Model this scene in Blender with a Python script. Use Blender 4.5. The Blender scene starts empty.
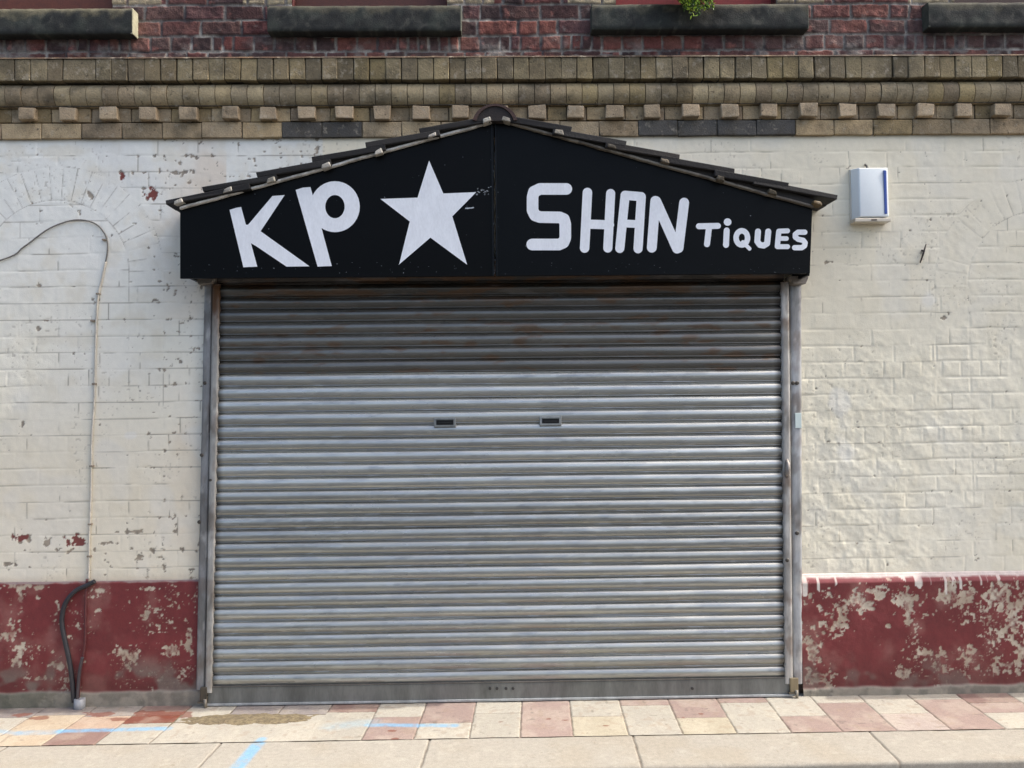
import bpy, bmesh, math, random
import numpy as np
from mathutils import Vector, Matrix
random.seed(7)
PI = math.pi
sc = bpy.context.scene
col = sc.collection
# ------------------------------------------------------------------ camera
F, D, H = 800.0, 4.57, 1.66
YAW, TILT, ROLL = 0.0163, 0.0262, 0.0105
CAM = Vector((0.0, -D, H))
fw = Vector((math.sin(YAW)*math.cos(TILT), math.cos(YAW)*math.cos(TILT), math.sin(TILT)))
rt0 = Vector((math.cos(YAW), -math.sin(YAW), 0))
up0 = rt0.cross(fw)
RT = rt0*math.cos(ROLL) - up0*math.sin(ROLL)
UP = up0*math.cos(ROLL) + rt0*math.sin(ROLL)
cd = bpy.data.cameras.new('camera'); cam = bpy.data.objects.new('camera', cd); col.objects.link(cam)
M = Matrix((RT, UP, -fw)).transposed().to_4x4(); M.translation = CAM
cam.matrix_world = M
cd.sensor_fit = 'HORIZONTAL'; cd.sensor_width = 36; cd.lens = 36*F/1024
cd.clip_start = 0.05; cd.clip_end = 2000
sc.camera = cam
def ray(px, py): return (RT*(px-512) - UP*(py-384) + fw*F)
def W(px, py, y=0.0):
    d = ray(px, py); t = (y-CAM.y)/d.y; p = CAM+d*t; return p.x, p.z
def G(px, py, z=0.0):
    d = ray(px, py); t = (z-CAM.z)/d.z; p = CAM+d*t; return p.x, p.y
S = 175.0
# ------------------------------------------------------------------ helpers
def lin(h):
    v = [int(h[i:i+2], 16)/255 for i in (0, 2, 4)]
    return np.array([c/12.92 if c <= .04045 else ((c+.055)/1.055)**2.4 for c in v])
rng = np.random.RandomState(3)
TAB = rng.rand(16, 256, 256)
def vn(x, y, s, seed=0):
    x = np.asarray(x)/s+91.3*seed; y = np.asarray(y)/s+37.7*seed
    xi = np.floor(x).astype(int); yi = np.floor(y).astype(int)
    fx = x-xi; fy = y-yi; fx = fx*fx*(3-2*fx); fy = fy*fy*(3-2*fy)
    T = TAB[seed % 16]
    a = T[xi % 256, yi % 256]; b = T[(xi+1) % 256, yi % 256]; c = T[xi % 256, (yi+1) % 256]; d = T[(xi+1) % 256, (yi+1) % 256]
    return (a*(1-fx)+b*fx)*(1-fy)+(c*(1-fx)+d*fx)*fy
def fbm(x, y, s, seed=0, o=4, g=.5):
    r = 0; a = 1; n = 0
    for k in range(o):
        r = r+a*vn(x, y, s, seed+k); n += a; a *= g; s = s*.5
    return r/n
def ss(a, b, x):
    t = np.clip((x-a)/(b-a), 0, 1); return t*t*(3-2*t)
def rnd(i, j, k=0): return TAB[k % 16][np.asarray(i).astype(int) % 256, np.asarray(j).astype(int) % 256]
def mixc(c, t, d):
    t = np.asarray(t)[..., None]; return c*(1-t)+np.asarray(d)*t
def tag(o, label=None, cat=None, group=None, kind=None):
    if label: o['label'] = label
    if cat: o['category'] = cat
    if group: o['group'] = group
    if kind: o['kind'] = kind
    return o
def empty(name, loc, label, cat, group=None):
    o = bpy.data.objects.new(name, None); col.objects.link(o); o.location = loc; o.empty_display_size = .1
    return tag(o, label, cat, group)
def put(name, me, mat, parent=None):
    o = bpy.data.objects.new(name, me); col.objects.link(o)
    if mat: me.materials.append(mat)
    if parent:
        o.parent = parent
        t = Vector((0, 0, 0)); q = parent
        while q: t += q.location; q = q.parent
        o.location = -t
    return o
def grid(name, us, vs, P, C, mat, parent=None, keep=None, flip=False):
    """P (n,m,3) points over us x vs, C (n,m,3) colours"""
    n, m = P.shape[:2]
    idx = np.arange(n*m).reshape(n, m)
    q = np.stack([idx[:-1, :-1], idx[1:, :-1], idx[1:, 1:], idx[:-1, 1:]], -1)
    if keep is not None:
        k = keep[:-1, :-1] & keep[1:, :-1] & keep[1:, 1:] & keep[:-1, 1:]
        q = q[k]
    q = q.reshape(-1, 4)
    if flip: q = q[:, ::-1]
    used = np.unique(q); rm = np.full(n*m, -1); rm[used] = np.arange(len(used)); q = rm[q]
    V = P.reshape(-1, 3)[used].astype(np.float32); K = C.reshape(-1, 3)[used]
    me = bpy.data.meshes.new(name)
    me.vertices.add(len(V)); me.vertices.foreach_set('co', V.ravel())
    me.loops.add(q.size); me.loops.foreach_set('vertex_index', q.ravel().astype(np.int32))
    me.polygons.add(len(q)); me.polygons.foreach_set('loop_start', np.arange(0, q.size, 4, dtype=np.int32))
    me.polygons.foreach_set('use_smooth', np.ones(len(q), dtype=bool))
    me.update(calc_edges=True)
    a = me.color_attributes.new('Col', 'FLOAT_COLOR', 'POINT')
    a.data.foreach_set('color', np.concatenate([np.clip(K, 0, 1), np.ones((len(K), 1))], 1).astype(np.float32).ravel())
    me.validate()
    return put(name, me, mat, parent)
def axis(lo, hi, step, flo, fhi, cs=.06):
    """fine between lo..hi, coarse out to flo..fhi"""
    a = np.arange(lo, hi, step)
    l = np.arange(flo, lo-cs*.5, cs) if flo < lo else np.array([])
    r = np.arange(hi+cs, fhi, cs) if fhi > hi else np.array([])
    return np.concatenate([l, a, [hi], r])
class MB:
    def __init__(s): s.bm = bmesh.new(); s.c = s.bm.verts.layers.float_color.new('Col')
    def box(s, x0, x1, y0, y1, z0, z1, c=(1, 1, 1), bev=0, seg=2, jit=0):
        vs = [s.bm.verts.new((x, y, z)) for x in (x0, x1) for y in (y0, y1) for z in (z0, z1)]
        return s.fin(vs, [(0, 1, 3, 2), (4, 6, 7, 5), (0, 4, 5, 1), (2, 3, 7, 6), (0, 2, 6, 4), (1, 5, 7, 3)], c, bev, seg, jit)
    def fin(s, vs, fs, c, bev=0, seg=2, jit=0):
        faces = [s.bm.faces.new([vs[i] for i in f]) for f in fs]
        if jit:
            for v in vs: v.co += Vector([random.uniform(-jit, jit) for _ in range(3)])
        for v in vs: v[s.c] = (*c, 1)
        if bev:
            es = list({e for f in faces for e in f.edges})
            r = bmesh.ops.bevel(s.bm, geom=es, offset=bev, segments=seg, profile=.6, affect='EDGES', clamp_overlap=True)
            for v in r['verts']: v[s.c] = (*c, 1)
        return faces
    def prism(s, pts, y0, y1, c=(1, 1, 1), bev=0, seg=2, jit=0):
        """pts (x,z) polygon seen from the front (-y), extruded y0..y1"""
        n = len(pts)
        vs = [s.bm.verts.new((p[0], y0, p[1])) for p in pts]+[s.bm.verts.new((p[0], y1, p[1])) for p in pts]
        fs = [list(range(n)), list(range(2*n-1, n-1, -1))]+[(i, n+i, n+(i+1) % n, (i+1) % n) for i in range(n)]
        return s.fin(vs, fs, c, bev, seg, jit)
    def tube(s, pts, r, c=(1, 1, 1), n=8, rs=None):
        pts = [Vector(p) for p in pts]; rings = []
        for i, p in enumerate(pts):
            t = (pts[min(i+1, len(pts)-1)]-pts[max(i-1, 0)]).normalized()
            a = t.orthogonal().normalized() if i == 0 else (a-t*a.dot(t)).normalized()
            b = t.cross(a); rr = rs[i] if rs else r
            rings.append([s.bm.verts.new(p+(a*math.cos(k*2*PI/n)+b*math.sin(k*2*PI/n))*rr) for k in range(n)])
        for A, B in zip(rings, rings[1:]):
            for k in range(n): f = s.bm.faces.new((A[k], A[(k+1) % n], B[(k+1) % n], B[k])); f.smooth = True
        s.bm.faces.new(rings[0][::-1]); s.bm.faces.new(rings[-1])
        for R in rings:
            for v in R: v[s.c] = (*c, 1)
    def build(s, name, mat, parent=None, smooth=False):
        bmesh.ops.recalc_face_normals(s.bm, faces=s.bm.faces[:])
        if smooth:
            for f in s.bm.faces: f.smooth = True
        me = bpy.data.meshes.new(name); s.bm.to_mesh(me); s.bm.free()
        return put(name, me, mat, parent)
def spline(pts, n=8):
    out = []
    P_ = [pts[0]]+list(pts)+[pts[-1]]
    for i in range(1, len(P_)-2):
        a, b, c, d = [Vector(p) for p in P_[i-1:i+3]]
        for k in range(n):
            t = k/n
            out.append(.5*((2*b)+(c-a)*t+(2*a-5*b+4*c-d)*t*t+(3*b-a-3*c+d)*t**3))
    out.append(Vector(pts[-1])); return out
# ------------------------------------------------------------------ materials
def mat(name, rough=.85, metal=0, c=None, n1=(40, .25), n2=(400, .12), bump=(300, .15, .001), spec=.5, rvar=.1, stretch=(1, 1, 1), coat=0, stain=None):
    m = bpy.data.materials.new(name); m.use_nodes = True; nt = m.node_tree; N = nt.nodes; L = nt.links
    b = N['Principled BSDF']; b.inputs['Metallic'].default_value = metal; b.inputs['Specular IOR Level'].default_value = spec
    tc = N.new('ShaderNodeTexCoord'); mp = N.new('ShaderNodeMapping'); mp.inputs['Scale'].default_value = stretch
    g = N.new('ShaderNodeNewGeometry'); L.new(g.outputs['Position'], mp.inputs['Vector'])
    if c is None:
        src = N.new('ShaderNodeVertexColor'); src.layer_name = 'Col'; out = src.outputs['Color']
    else:
        src = N.new('ShaderNodeRGB'); src.outputs[0].default_value = (*c, 1); out = src.outputs[0]
    first = None
    for sc_, am in (n1, n2):
        t = N.new('ShaderNodeTexNoise'); t.inputs['Scale'].default_value = sc_; t.inputs['Detail'].default_value = 4; t.inputs['Roughness'].default_value = .6
        L.new(mp.outputs[0], t.inputs['Vector'])
        r = N.new('ShaderNodeMapRange'); r.inputs[1].default_value = .25; r.inputs[2].default_value = .75
        r.inputs[3].default_value = 1-am; r.inputs[4].default_value = 1+am; L.new(t.outputs[0], r.inputs[0])
        x = N.new('ShaderNodeVectorMath'); x.operation = 'SCALE'; L.new(out, x.inputs[0]); L.new(r.outputs[0], x.inputs['Scale']); out = x.outputs[0]
        first = first or t
    if stain:
        for i, (s_, c_, lo_, hi_, a_) in enumerate(stain):
            t = N.new('ShaderNodeTexNoise'); t.inputs['Scale'].default_value = s_; t.inputs['Detail'].default_value = 6; t.inputs['Roughness'].default_value = .65
            ad = N.new('ShaderNodeVectorMath'); ad.inputs[1].default_value = (3.1*i, 7.7*i, 1.3*i); L.new(mp.outputs[0], ad.inputs[0]); L.new(ad.outputs[0], t.inputs['Vector'])
            r = N.new('ShaderNodeMapRange'); r.inputs[1].default_value = lo_; r.inputs[2].default_value = hi_; r.inputs[4].default_value = a_; L.new(t.outputs[0], r.inputs[0])
            x = N.new('ShaderNodeMix'); x.data_type = 'RGBA'; L.new(r.outputs[0], x.inputs[0]); L.new(out, x.inputs[6]); x.inputs[7].default_value = (*lin(c_), 1); out = x.outputs[2]
    L.new(out, b.inputs['Base Color'])
    rr = N.new('ShaderNodeMapRange'); rr.inputs[3].default_value = max(rough-rvar, .02); rr.inputs[4].default_value = min(rough+rvar, 1)
    L.new(first.outputs[0], rr.inputs[0]); L.new(rr.outputs[0], b.inputs['Roughness'])
    if bump:
        t = N.new('ShaderNodeTexNoise'); t.inputs['Scale'].default_value = bump[0]; t.inputs['Detail'].default_value = 5
        L.new(mp.outputs[0], t.inputs['Vector'])
        u = N.new('ShaderNodeBump'); u.inputs['Strength'].default_value = bump[1]; u.inputs['Distance'].default_value = bump[2]
        L.new(t.outputs[0], u.inputs['Height']); L.new(u.outputs[0], b.inputs['Normal'])
    if coat: b.inputs['Coat Weight'].default_value = coat; b.inputs['Coat Roughness'].default_value = .25
    return m
M_wall = mat('painted_brick', .8, n1=(25, .04), n2=(250, .04), bump=(180, .35, .002), spec=.3)
M_dado = mat('peeling_paint', .7, n1=(30, .12), n2=(200, .1), bump=(160, .4, .002), spec=.35)
M_brick = mat('old_brick', .9, n1=(35, .3), n2=(220, .25), bump=(120, .9, .005), spec=.2, stain=[(16, '8d8680', .60, .70, .5), (9, '2c2627', .54, .68, .5)])
M_buff = mat('buff_brick', .85, n1=(14, .2), n2=(170, .22), bump=(110, .8, .005), spec=.25, stain=[(5, '4a4438', .50, .66, .65), (22, 'b5ab98', .56, .68, .45), (45, '3a352d', .60, .68, .7)])
M_stone = mat('weathered_sill', .85, n1=(22, .35), n2=(180, .2), bump=(140, .6, .003), spec=.3)
M_pave = mat('paving_stone', .88, n1=(45, .12), n2=(260, .28), bump=(260, .6, .002), spec=.3)
M_sand = mat('sand', .95, n1=(120, .3), n2=(420, .3), bump=(350, .8, .004), spec=.2)
M_asph = mat('asphalt', .9, c=(.055, .055, .055), n1=(1.5, .2), n2=(260, .5), bump=(250, .8, .004), spec=.3)
M_steel = mat('galvanised_steel', .27, metal=.62, n1=(9, .08), n2=(60, .06), bump=(30, .05, .002), stretch=(.10, 1, 1), rvar=.06)
M_rail = mat('rail_steel', .55, metal=.35, n1=(14, .32), n2=(120, .12), bump=(60, .2, .002), stretch=(1, 1, .25))
M_black = mat('black_gloss_board', .38, n1=(6, .3), n2=(90, .3), bump=(22, .10, .002), spec=.12, rvar=.1)
M_white = mat('sign_white_paint', .5, c=(.80, .83, .86), n1=(18, .07), n2=(120, .06), bump=(50, .5, .002), stretch=(1, 1, .4))
M_tile = mat('slate_tile', .75, n1=(30, .4), n2=(160, .3), bump=(110, .6, .003))
M_wood = mat('painted_timber', .7, n1=(25, .2), n2=(140, .2), bump=(100, .4, .002))
M_plast = mat('box_plastic', .35, n1=(9, .03), n2=(80, .02), bump=None)
M_cable = mat('cable_sheath', .55, n1=(30, .2), n2=(200, .15), bump=(120, .3, .001))
M_leaf = mat('leaf', .5, n1=(40, .3), n2=(200, .2), bump=None)
M_glass = mat('window_glass', .06, c=(.03, .035, .04), n1=(3, .1), n2=(20, .1), bump=None, spec=.8, rvar=.03)

# ------------------------------------------------------------------ levels taken on the wall plane
OX0, OX1 = W(208, 500)[0], W(797, 500)[0]               # opening behind the guides
Zop = W(500, 285)[1]
Zc = W(512, 137.5)[1]                                    # foot of the band course
Zst = W(512, 122)[1]; Zde = W(512, 104.5, -.06)[1]; Zrb = W(512, 103.5, -.066)[1]; Zrt = W(512, 81, -.060)[1]; Zsb = W(512, 79.5, -.078)[1]; Zso = W(512, 57, -.078)[1]
ZdL = W(100, 581)[1]; ZdR = W(900, 572.5)[1]
Zpl = .075
building = empty('brick_building', (0, .2, 0), 'brick building with cream painted ground floor, buff brick cornice and dark red brick above', 'building')

def blobs(X, Z, lst, y=0.0):
    r = np.zeros_like(X)
    for (px, py, rx, ry) in lst:
        x, z = W(px, py, y)
        d = np.sqrt(((X-x)/(rx/S))**2+((Z-z)/(ry/S))**2)
        r = np.maximum(r, 1-d*.5)
    return r

# ------------------------------------------------------------------ painted brick wall
CO, BL = .0937, .227
def painted_wall():
    us = axis(-3.2, 3.2, .005, -7.0, 7.0); vs = np.concatenate([np.arange(ZdL-.12, Zc+.01, .005)])
    X, Z = np.meshgrid(us, vs, indexing='ij')
    wob = (fbm(X, Z, .5, 1, 2)-.5)*.012
    zz = Z-Zc+wob; c = np.floor(zz/CO); fz = zz/CO-c
    off = np.where(c % 2 == 0, 0, .5)+.11*(rnd(c, c*3, 2)-.5)
    hdr = (c % 4 == 1)                                   # header courses
    bl = np.where(hdr, BL*.5, BL)
    fxr = X/bl+off+(fbm(X, Z, .3, 5, 2)-.5)*.05; b = np.floor(fxr); fx = fxr-b
    dz = np.minimum(fz, 1-fz)*CO; dx = np.minimum(fx, 1-fx)*bl
    # blind arches and windows at both edges
    archw = []
    for (ax, ay, ri, ro, sgn) in ((56, 272, 72, 106, 1), (1040, 284, 74, 108, -1)):
        cx, cz = W(ax, ay); ri /= S; ro /= S
        r = np.hypot(X-cx, Z-cz); an = np.arctan2(Z-cz, X-cx)
        ring = (Z > cz-.02) & (r > ri) & (r < ro)
        nv = an/(2*PI)*46; fv = nv-np.floor(nv); dv = np.minimum(fv, 1-fv)*2*PI/46*r
        dr = np.minimum(np.abs(r-ri), np.abs(r-ro))
        dd = np.minimum(dv, dr*1.0)
        dz = np.where(ring, dd, dz); dx = np.where(ring, dd, dx)
        b = np.where(ring, np.floor(nv)+300, b); c = np.where(ring, 77, c)
        near = (Z > cz-.02) & ~ring
        dz = np.where(near, np.minimum(dz, np.abs(r-ri)+.001), dz)
        for rr_, wz in ((ri, 1.6), (ro, .9)):             # straight joints down the jambs
            s_ = np.abs(X-(cx+sgn*rr_)); m = (Z <= cz) & (Z > cz-wz)
            dx = np.where(m, np.minimum(dx, s_+.0015), dx)
    left = X < -1.0
    vis = fbm(X, Z, .22, 3, 4)-.06                            # how far the paint has filled the joints
    inring = (c == 77)
    rg = np.where(inring, np.where(left, .5*ss(-2.42, -2.15, X), .35), 1)
    gj = np.exp(-(dz/np.where(left, .0036, .0055))**2)*ss(.3, .62, vis)*rg*.85
    gv = np.exp(-(dx/.005)**2)*ss(.42, .66, fbm(X, Z, .17, 8, 3))*np.where(left, .45, .8)*1.0
    g = np.maximum(gj, gv*.8*rg)
    y = g*np.where(left, .0022, .0027)
    y -= (rnd(b, c, 4)-.5)*.0014*ss(.003, .012, np.minimum(dx, dz))
    lump = np.where(left, .35, 1.0)
    lump = lump*(.4+.5*ss(1.9, 1.2, Z))*ss(.25, .65, fbm(X, Z, .6, 9, 2))+.15
    y += (fbm(X, Z, .09, 2, 4)-.5)*-.009*lump+(fbm(X, Z, .03, 6, 3)-.5)*.0026*(.35+lump)
    # colour
    n1 = fbm(X, Z, .7, 4, 4); n2 = fbm(X, Z, .12, 7, 4)
    C = np.zeros(X.shape+(3,)); C[:] = lin('e6e1cf')
    C = mixc(C, ss(.35, .7, n1)*.6, lin('ebe8dd'))
    up = ss(1.7, 2.9, Z)*left
    C = mixc(C, up*.8, lin('e6e8e2'))
    C = mixc(C, ss(.5, .75, n2)*.4, lin('d8d0ba'))
    C = mixc(C, (X < -1.55)*ss(-2.1, -1.6, X)*ss(.35, .6, fbm(X, Z, .3, 12, 3))*.6, lin('ddccb6'))
    C = mixc(C, ss(.62, .75, fbm(X, Z, .25, 13, 2))*.5, lin('dedfda'))
    C = mixc(C, (~left)*.55, lin('e8dfc4')); C = mixc(C, left*ss(2.0, 1.2, Z)*.45, lin('e0d2b6'))
    C = mixc(C, ss(.6, .8, blobs(X, Z, [(842, 400, 14, 18), (846, 450, 16, 22), (930, 300, 12, 20), (130, 435, 10, 6)])+(n2-.5)*.6)*.35, lin('e6e6e2'))
    # dirt lodged in the joints
    dj = np.exp(-(dz/.0028)**2)*ss(.52, .68, fbm(X*1.0, Z*3, .16, 10, 4))*np.where(inring, .6, 1)
    dj = np.maximum(dj, .8*np.exp(-(dz/.0018)**2)*left*ss(.45, .6, fbm(X*.6, Z*4, .2, 2, 3)))
    dj = np.maximum(dj, np.exp(-(dx/.0028)**2)*ss(.6, .72, fbm(X, Z, .12, 14, 3)))
    C = mixc(C, dj*np.where(left, .75, .5), lin('6d6355'))
    # chips down to the brick: near the joints, thick on the left strip beside the shutter
    ch = fbm(X, Z*1.25, .030, 11, 4)
    zone = ss(-2.35, -1.75, X)*left*.11+ss(1.15, .85, Z)*left*.075+ss(2.4, 2.9, Z)*left*.03
    th = .80-zone+.25*ss(.004, .03, np.minimum(dz, dx))*0.5
    chip = ss(th, th+.03, ch)
    chip = np.maximum(chip, ss(.66, .72, blobs(X, Z, [(22, 538, 9, 5), (75, 541, 13, 7), (150, 194, 8, 7), (121, 177, 3, 5), (48, 543, 4, 6),
        (140, 558, 5, 4), (96, 300, 5, 4), (39, 286, 3, 3), (38, 330, 3, 3), (22, 425, 3, 3), (169, 287, 3, 5), (125, 321, 2, 4), (156, 300, 5, 2),
        (148, 399, 4, 2), (108, 543, 8, 2), (60, 549, 6, 2), (175, 433, 5, 2), (184, 466, 3, 3), (176, 527, 2, 7), (10, 564, 7, 2), (944, 318, 4, 2),
        (830, 262, 8, 2), (921, 253, 1, 3), (135, 532, 14, 2), (175, 290, 2, 9), (90, 195, 3, 5)])+(fbm(X, Z, .022, 3, 4)-.5)*1.5))
    red = ss(.55, .62, blobs(X, Z, [(20, 536, 10, 7), (74, 541, 14, 9), (152, 193, 10, 9), (121, 177, 5, 6), (140, 546, 6, 6), (55, 560, 10, 5)]))
    C = mixc(C, chip*.8, mixc(np.zeros(X.shape+(3,))+lin('6a5e50'), ss(.4, .6, fbm(X, Z, .02, 6, 3)), lin('8a7c6a'))); C = mixc(C, chip*red, lin('7d4741'))
    y += chip*.0025
    # small pits
    pit = ss(.86, .9, vn(X, Z, .012, 15))*ss(.5, .6, vn(X, Z, .2, 2))
    C = mixc(C, pit*.35, lin('8b7f6e')); y += pit*.001
    C = mixc(C, ss(.05, .0, Z-ZdL)*.35*left, lin('b9a48c'))
    C = mixc(C, ss(.02, .0, np.abs(Z-(Zc-.004)))*.4, lin('8f8775'))
    keep = ~((X > OX0) & (X < OX1) & (Z < Zop))
    P = np.stack([X, y, Z], -1)
    return grid('painted_wall', us, vs, P, C, M_wall, building, keep)
painted_wall()

# ------------------------------------------------------------------ red dado and concrete foot
def dado(x0, x1, ztop, proj, cham, sgn, patches, dirt):
    Zpl = .075 if sgn < 0 else .04
    fine0, fine1 = max(x0, -3.2), min(x1, 3.2)
    us = axis(fine0, fine1, .005, x0, x1)
    vs = np.concatenate([np.arange(-.02, ztop-cham, .005), np.linspace(ztop-cham, ztop, 8), [ztop+.004]])
    X, Z = np.meshgrid(us, vs, indexing='ij')
    prof = -proj*(1-ss(ztop-cham, ztop+.002, Z))-.004
    prof = np.where(Z > ztop, .012, prof)
    n = fbm(X, Z, .05, 3, 4); big = fbm(X, Z, .35, 6, 4); fine = fbm(X, Z, .018, 9, 3)
    bl = blobs(X, Z, [(px, py, rx*(.62 if sgn < 0 else 1), ry*(.62 if sgn < 0 else 1)) for px, py, rx, ry in patches])
    mk = ss(.50, .56, bl*.72+(n-.5)*1.0+.9*(fine-.5)+.12*(big-.5))
    nb = fbm(X, Z, .14, 14, 4)
    mk = np.maximum(mk, ss(.70, .75, n*.55+big*.25+nb*.2)); mk = np.maximum(mk, ss(.74, .82, fbm(X, Z, .010, 5, 2)*.6+blobs(X, Z, [(px, py, rx*1.5, ry*1.5) for px, py, rx, ry in patches])*.28+nb*.12)); mk = np.maximum(mk, ss(.675, .72, fine*.6+nb*.4)); mk = np.maximum(mk, ss(.76, .82, vn(X, Z, .009, 7)*.6+nb*.4)*.8)
    C = np.zeros(X.shape+(3,)); C[:] = lin('6c282a')
    C = mixc(C, ss(.4, .7, fbm(X, Z, .22, 12, 3))*.55, lin('5e2325')); C = mixc(C, ss(.5, .8, fbm(X, Z, .1, 5, 4))*.4, lin('83383a'))
    under = mixc(np.zeros(X.shape+(3,))+lin('c4baa6'), ss(.3, .7, fbm(X, Z, .08, 8, 4)), lin('ab9d88'))
    mk = mk*(.35+.55*ss(.36, .6, fine)); C = mixc(C, ss(.5, .75, fbm(X, Z, .16, 1, 5))*.35+.06, lin('9a7268')); C = C*(1-mk[..., None])+under*mk[..., None]
    y = prof+mk*.0022+(n-.5)*.003+(big-.5)*.006
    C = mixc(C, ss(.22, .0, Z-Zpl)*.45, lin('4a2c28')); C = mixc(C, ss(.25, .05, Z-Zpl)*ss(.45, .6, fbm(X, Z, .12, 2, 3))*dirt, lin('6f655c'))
    if sgn > 0:                                           # white drips of wall paint over the ledge
        dr = ss(.62, .75, vn(X, Z*0, .017, 4)+.25*vn(X, Z*0, .1, 5)-.1)*(Z > ztop-.018-.12*vn(X, Z*0, .025, 6)*ss(.5, .7, vn(X, Z*0, .3, 7)))
        C = mixc(C, ss(ztop-.022, ztop-.010, Z+.01*n), lin('dcd8cc')); C = mixc(C, dr*.9, lin('d8d2c6'))
        C = mixc(C, (Z > ztop-.05)*.25, lin('b06468'))
    else:
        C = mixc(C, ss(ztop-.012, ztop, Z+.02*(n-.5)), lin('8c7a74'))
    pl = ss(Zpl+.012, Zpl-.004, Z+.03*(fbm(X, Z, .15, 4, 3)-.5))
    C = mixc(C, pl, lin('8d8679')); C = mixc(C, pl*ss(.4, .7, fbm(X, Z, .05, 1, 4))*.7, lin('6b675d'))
    if sgn < 0: C = mixc(C, pl*ss(-2.3, -2.7, X)*.6, lin('4f5346'))
    y -= pl*.008
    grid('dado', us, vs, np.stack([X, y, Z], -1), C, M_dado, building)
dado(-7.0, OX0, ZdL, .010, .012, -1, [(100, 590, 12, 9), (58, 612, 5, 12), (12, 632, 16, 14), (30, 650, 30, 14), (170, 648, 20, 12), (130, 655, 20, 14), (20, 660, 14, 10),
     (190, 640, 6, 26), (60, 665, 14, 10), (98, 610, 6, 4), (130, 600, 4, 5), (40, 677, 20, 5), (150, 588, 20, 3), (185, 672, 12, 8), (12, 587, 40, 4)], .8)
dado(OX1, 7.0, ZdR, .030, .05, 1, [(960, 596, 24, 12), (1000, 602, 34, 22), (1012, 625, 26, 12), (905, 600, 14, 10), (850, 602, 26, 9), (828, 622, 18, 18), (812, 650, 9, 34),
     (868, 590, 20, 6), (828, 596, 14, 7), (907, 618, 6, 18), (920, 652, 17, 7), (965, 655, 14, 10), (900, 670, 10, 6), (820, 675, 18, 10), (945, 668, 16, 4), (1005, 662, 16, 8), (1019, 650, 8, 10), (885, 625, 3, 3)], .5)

# ------------------------------------------------------------------ upper brick wall
WIN = [(-3.9, W(112, 5)[0]), (W(292, 5)[0], W(446, 5)[0]), (W(616, 5)[0], W(776, 5)[0]), (W(955, 5)[0], 4.0)]
Zsill = W(512, 5)[1]
Ztop = 5.9
def upper_wall():
    us = axis(-3.2, 3.2, .006, -7.0, 7.0); vs = np.concatenate([np.arange(Zso-.03, Zso+.52, .006), np.arange(Zso+.56, Ztop, .05)])
    X, Z = np.meshgrid(us, vs, indexing='ij')
    wob = (fbm(X, Z, .25, 1, 3)-.5)*.014; cc = .0905
    zz = Z-Zso+.018+wob; c = np.floor(zz/cc); fz = zz/cc-c
    bl = np.where(c % 4 == 1, BL*.52, BL)
    fxr = X/bl+np.where(c % 2 == 0, .2, .7)+.25*rnd(c, c, 3)+(fbm(X, Z, .14, 5, 2)-.5)*.09; b = np.floor(fxr); fx = fxr-b
    split = rnd(b, c, 9) > .72                            # some stretchers replaced by two headers
    f2 = (fx*2) % 1; b = np.where(split & (fx > .5), b+77, b)
    dx = np.where(split, np.minimum(f2, 1-f2)*bl*.5, np.minimum(fx, 1-fx)*bl); dz = np.minimum(fz, 1-fz)*cc
    e = np.minimum(dx, dz)+(fbm(X, Z, .03, 7, 3)-.5)*.008
    br = ss(.0045, .009, e)
    y = (1-br)*.007-(rnd(b, c, 6)-.5)*.008*br+(fbm(X, Z, .03, 2, 4)-.5)*.009
    pal = np.array([lin(h) for h in ('5a302e', '6e3c36', '47302f', '382d2f', '7a463c', '4c3633', '643b36', '342b2c', '56383a', '784c42')])
    C = pal[(rnd(b, c, 1)*10).astype(int) % 10]*.95
    C = mixc(C, .18+.3*ss(.4, .7, fbm(X, Z, .3, 3, 3)), lin('7a625c')); C = mixc(C, ss(.5, .8, fbm(X, Z, .06, 10, 4))*.5, lin('2b2224')); C = mixc(C, ss(.66, .8, fbm(X, Z, .05, 12, 4))*.6, lin('a06a60'))
    mort = mixc(np.zeros(X.shape+(3,))+lin('7d7872'), ss(.5, .75, fbm(X, Z, .09, 4, 3)), lin('aaa49a'))
    mort = mixc(mort, ss(.5, .3, fbm(X, Z, .12, 6, 3)), lin('565050'))
    C = C*br[..., None]+mort*(1-br[..., None])
    sm = ss(.50, .68, fbm(X, Z*1.5, .09, 13, 4))*ss(Zso+.19, Zso+.02, Z)   # mortar smeared over the low courses
    C = mixc(C, sm*.8, lin('8a857e')); y -= sm*.003
    q = np.zeros_like(X)                                   # pale quoin blocks beside the windows
    for a_, b_ in WIN:
        for xe, s_ in ((a_, -1), (b_, 1)):
            q = np.maximum(q, ((X-xe)*s_ > 0) & ((X-xe)*s_ < .28) & (Z > Zsill+.002))
    C = mixc(C, q*br*.85, lin('a89c80'))
    keep = np.ones(X.shape, bool)
    for a_, b_ in WIN: keep &= ~((X > a_) & (X < b_) & (Z > Zsill-.02) & (Z < Zsill+1.45))
    grid('upper_wall', us, vs, np.stack([X, y, Z], -1), C, M_brick, building, keep)
upper_wall()
# wall body behind the facing, with the openings left free
m = MB(); g_ = tuple(lin('6a5a50'))
m.box(-7, OX0+.0, .016, .45, -.1, Zop, g_); m.box(OX1, 7, .016, .45, -.1, Zop, g_)
m.box(-7, 7, .016, .45, Zop, Zsill-.02, g_)
xs = [-7]+[v for w in WIN for v in w]+[7]
for i in range(0, len(xs), 2): m.box(xs[i], xs[i+1], .016, .45, Zsill-.02, Zsill+1.45, tuple(lin('5a3230')))
m.box(-7, 7, .016, .45, Zsill+1.45, Ztop, g_); m.box(-7, 7, .45, 3.5, Ztop-.1, Ztop, g_)
m.build('wall_body', M_brick, building)

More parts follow.
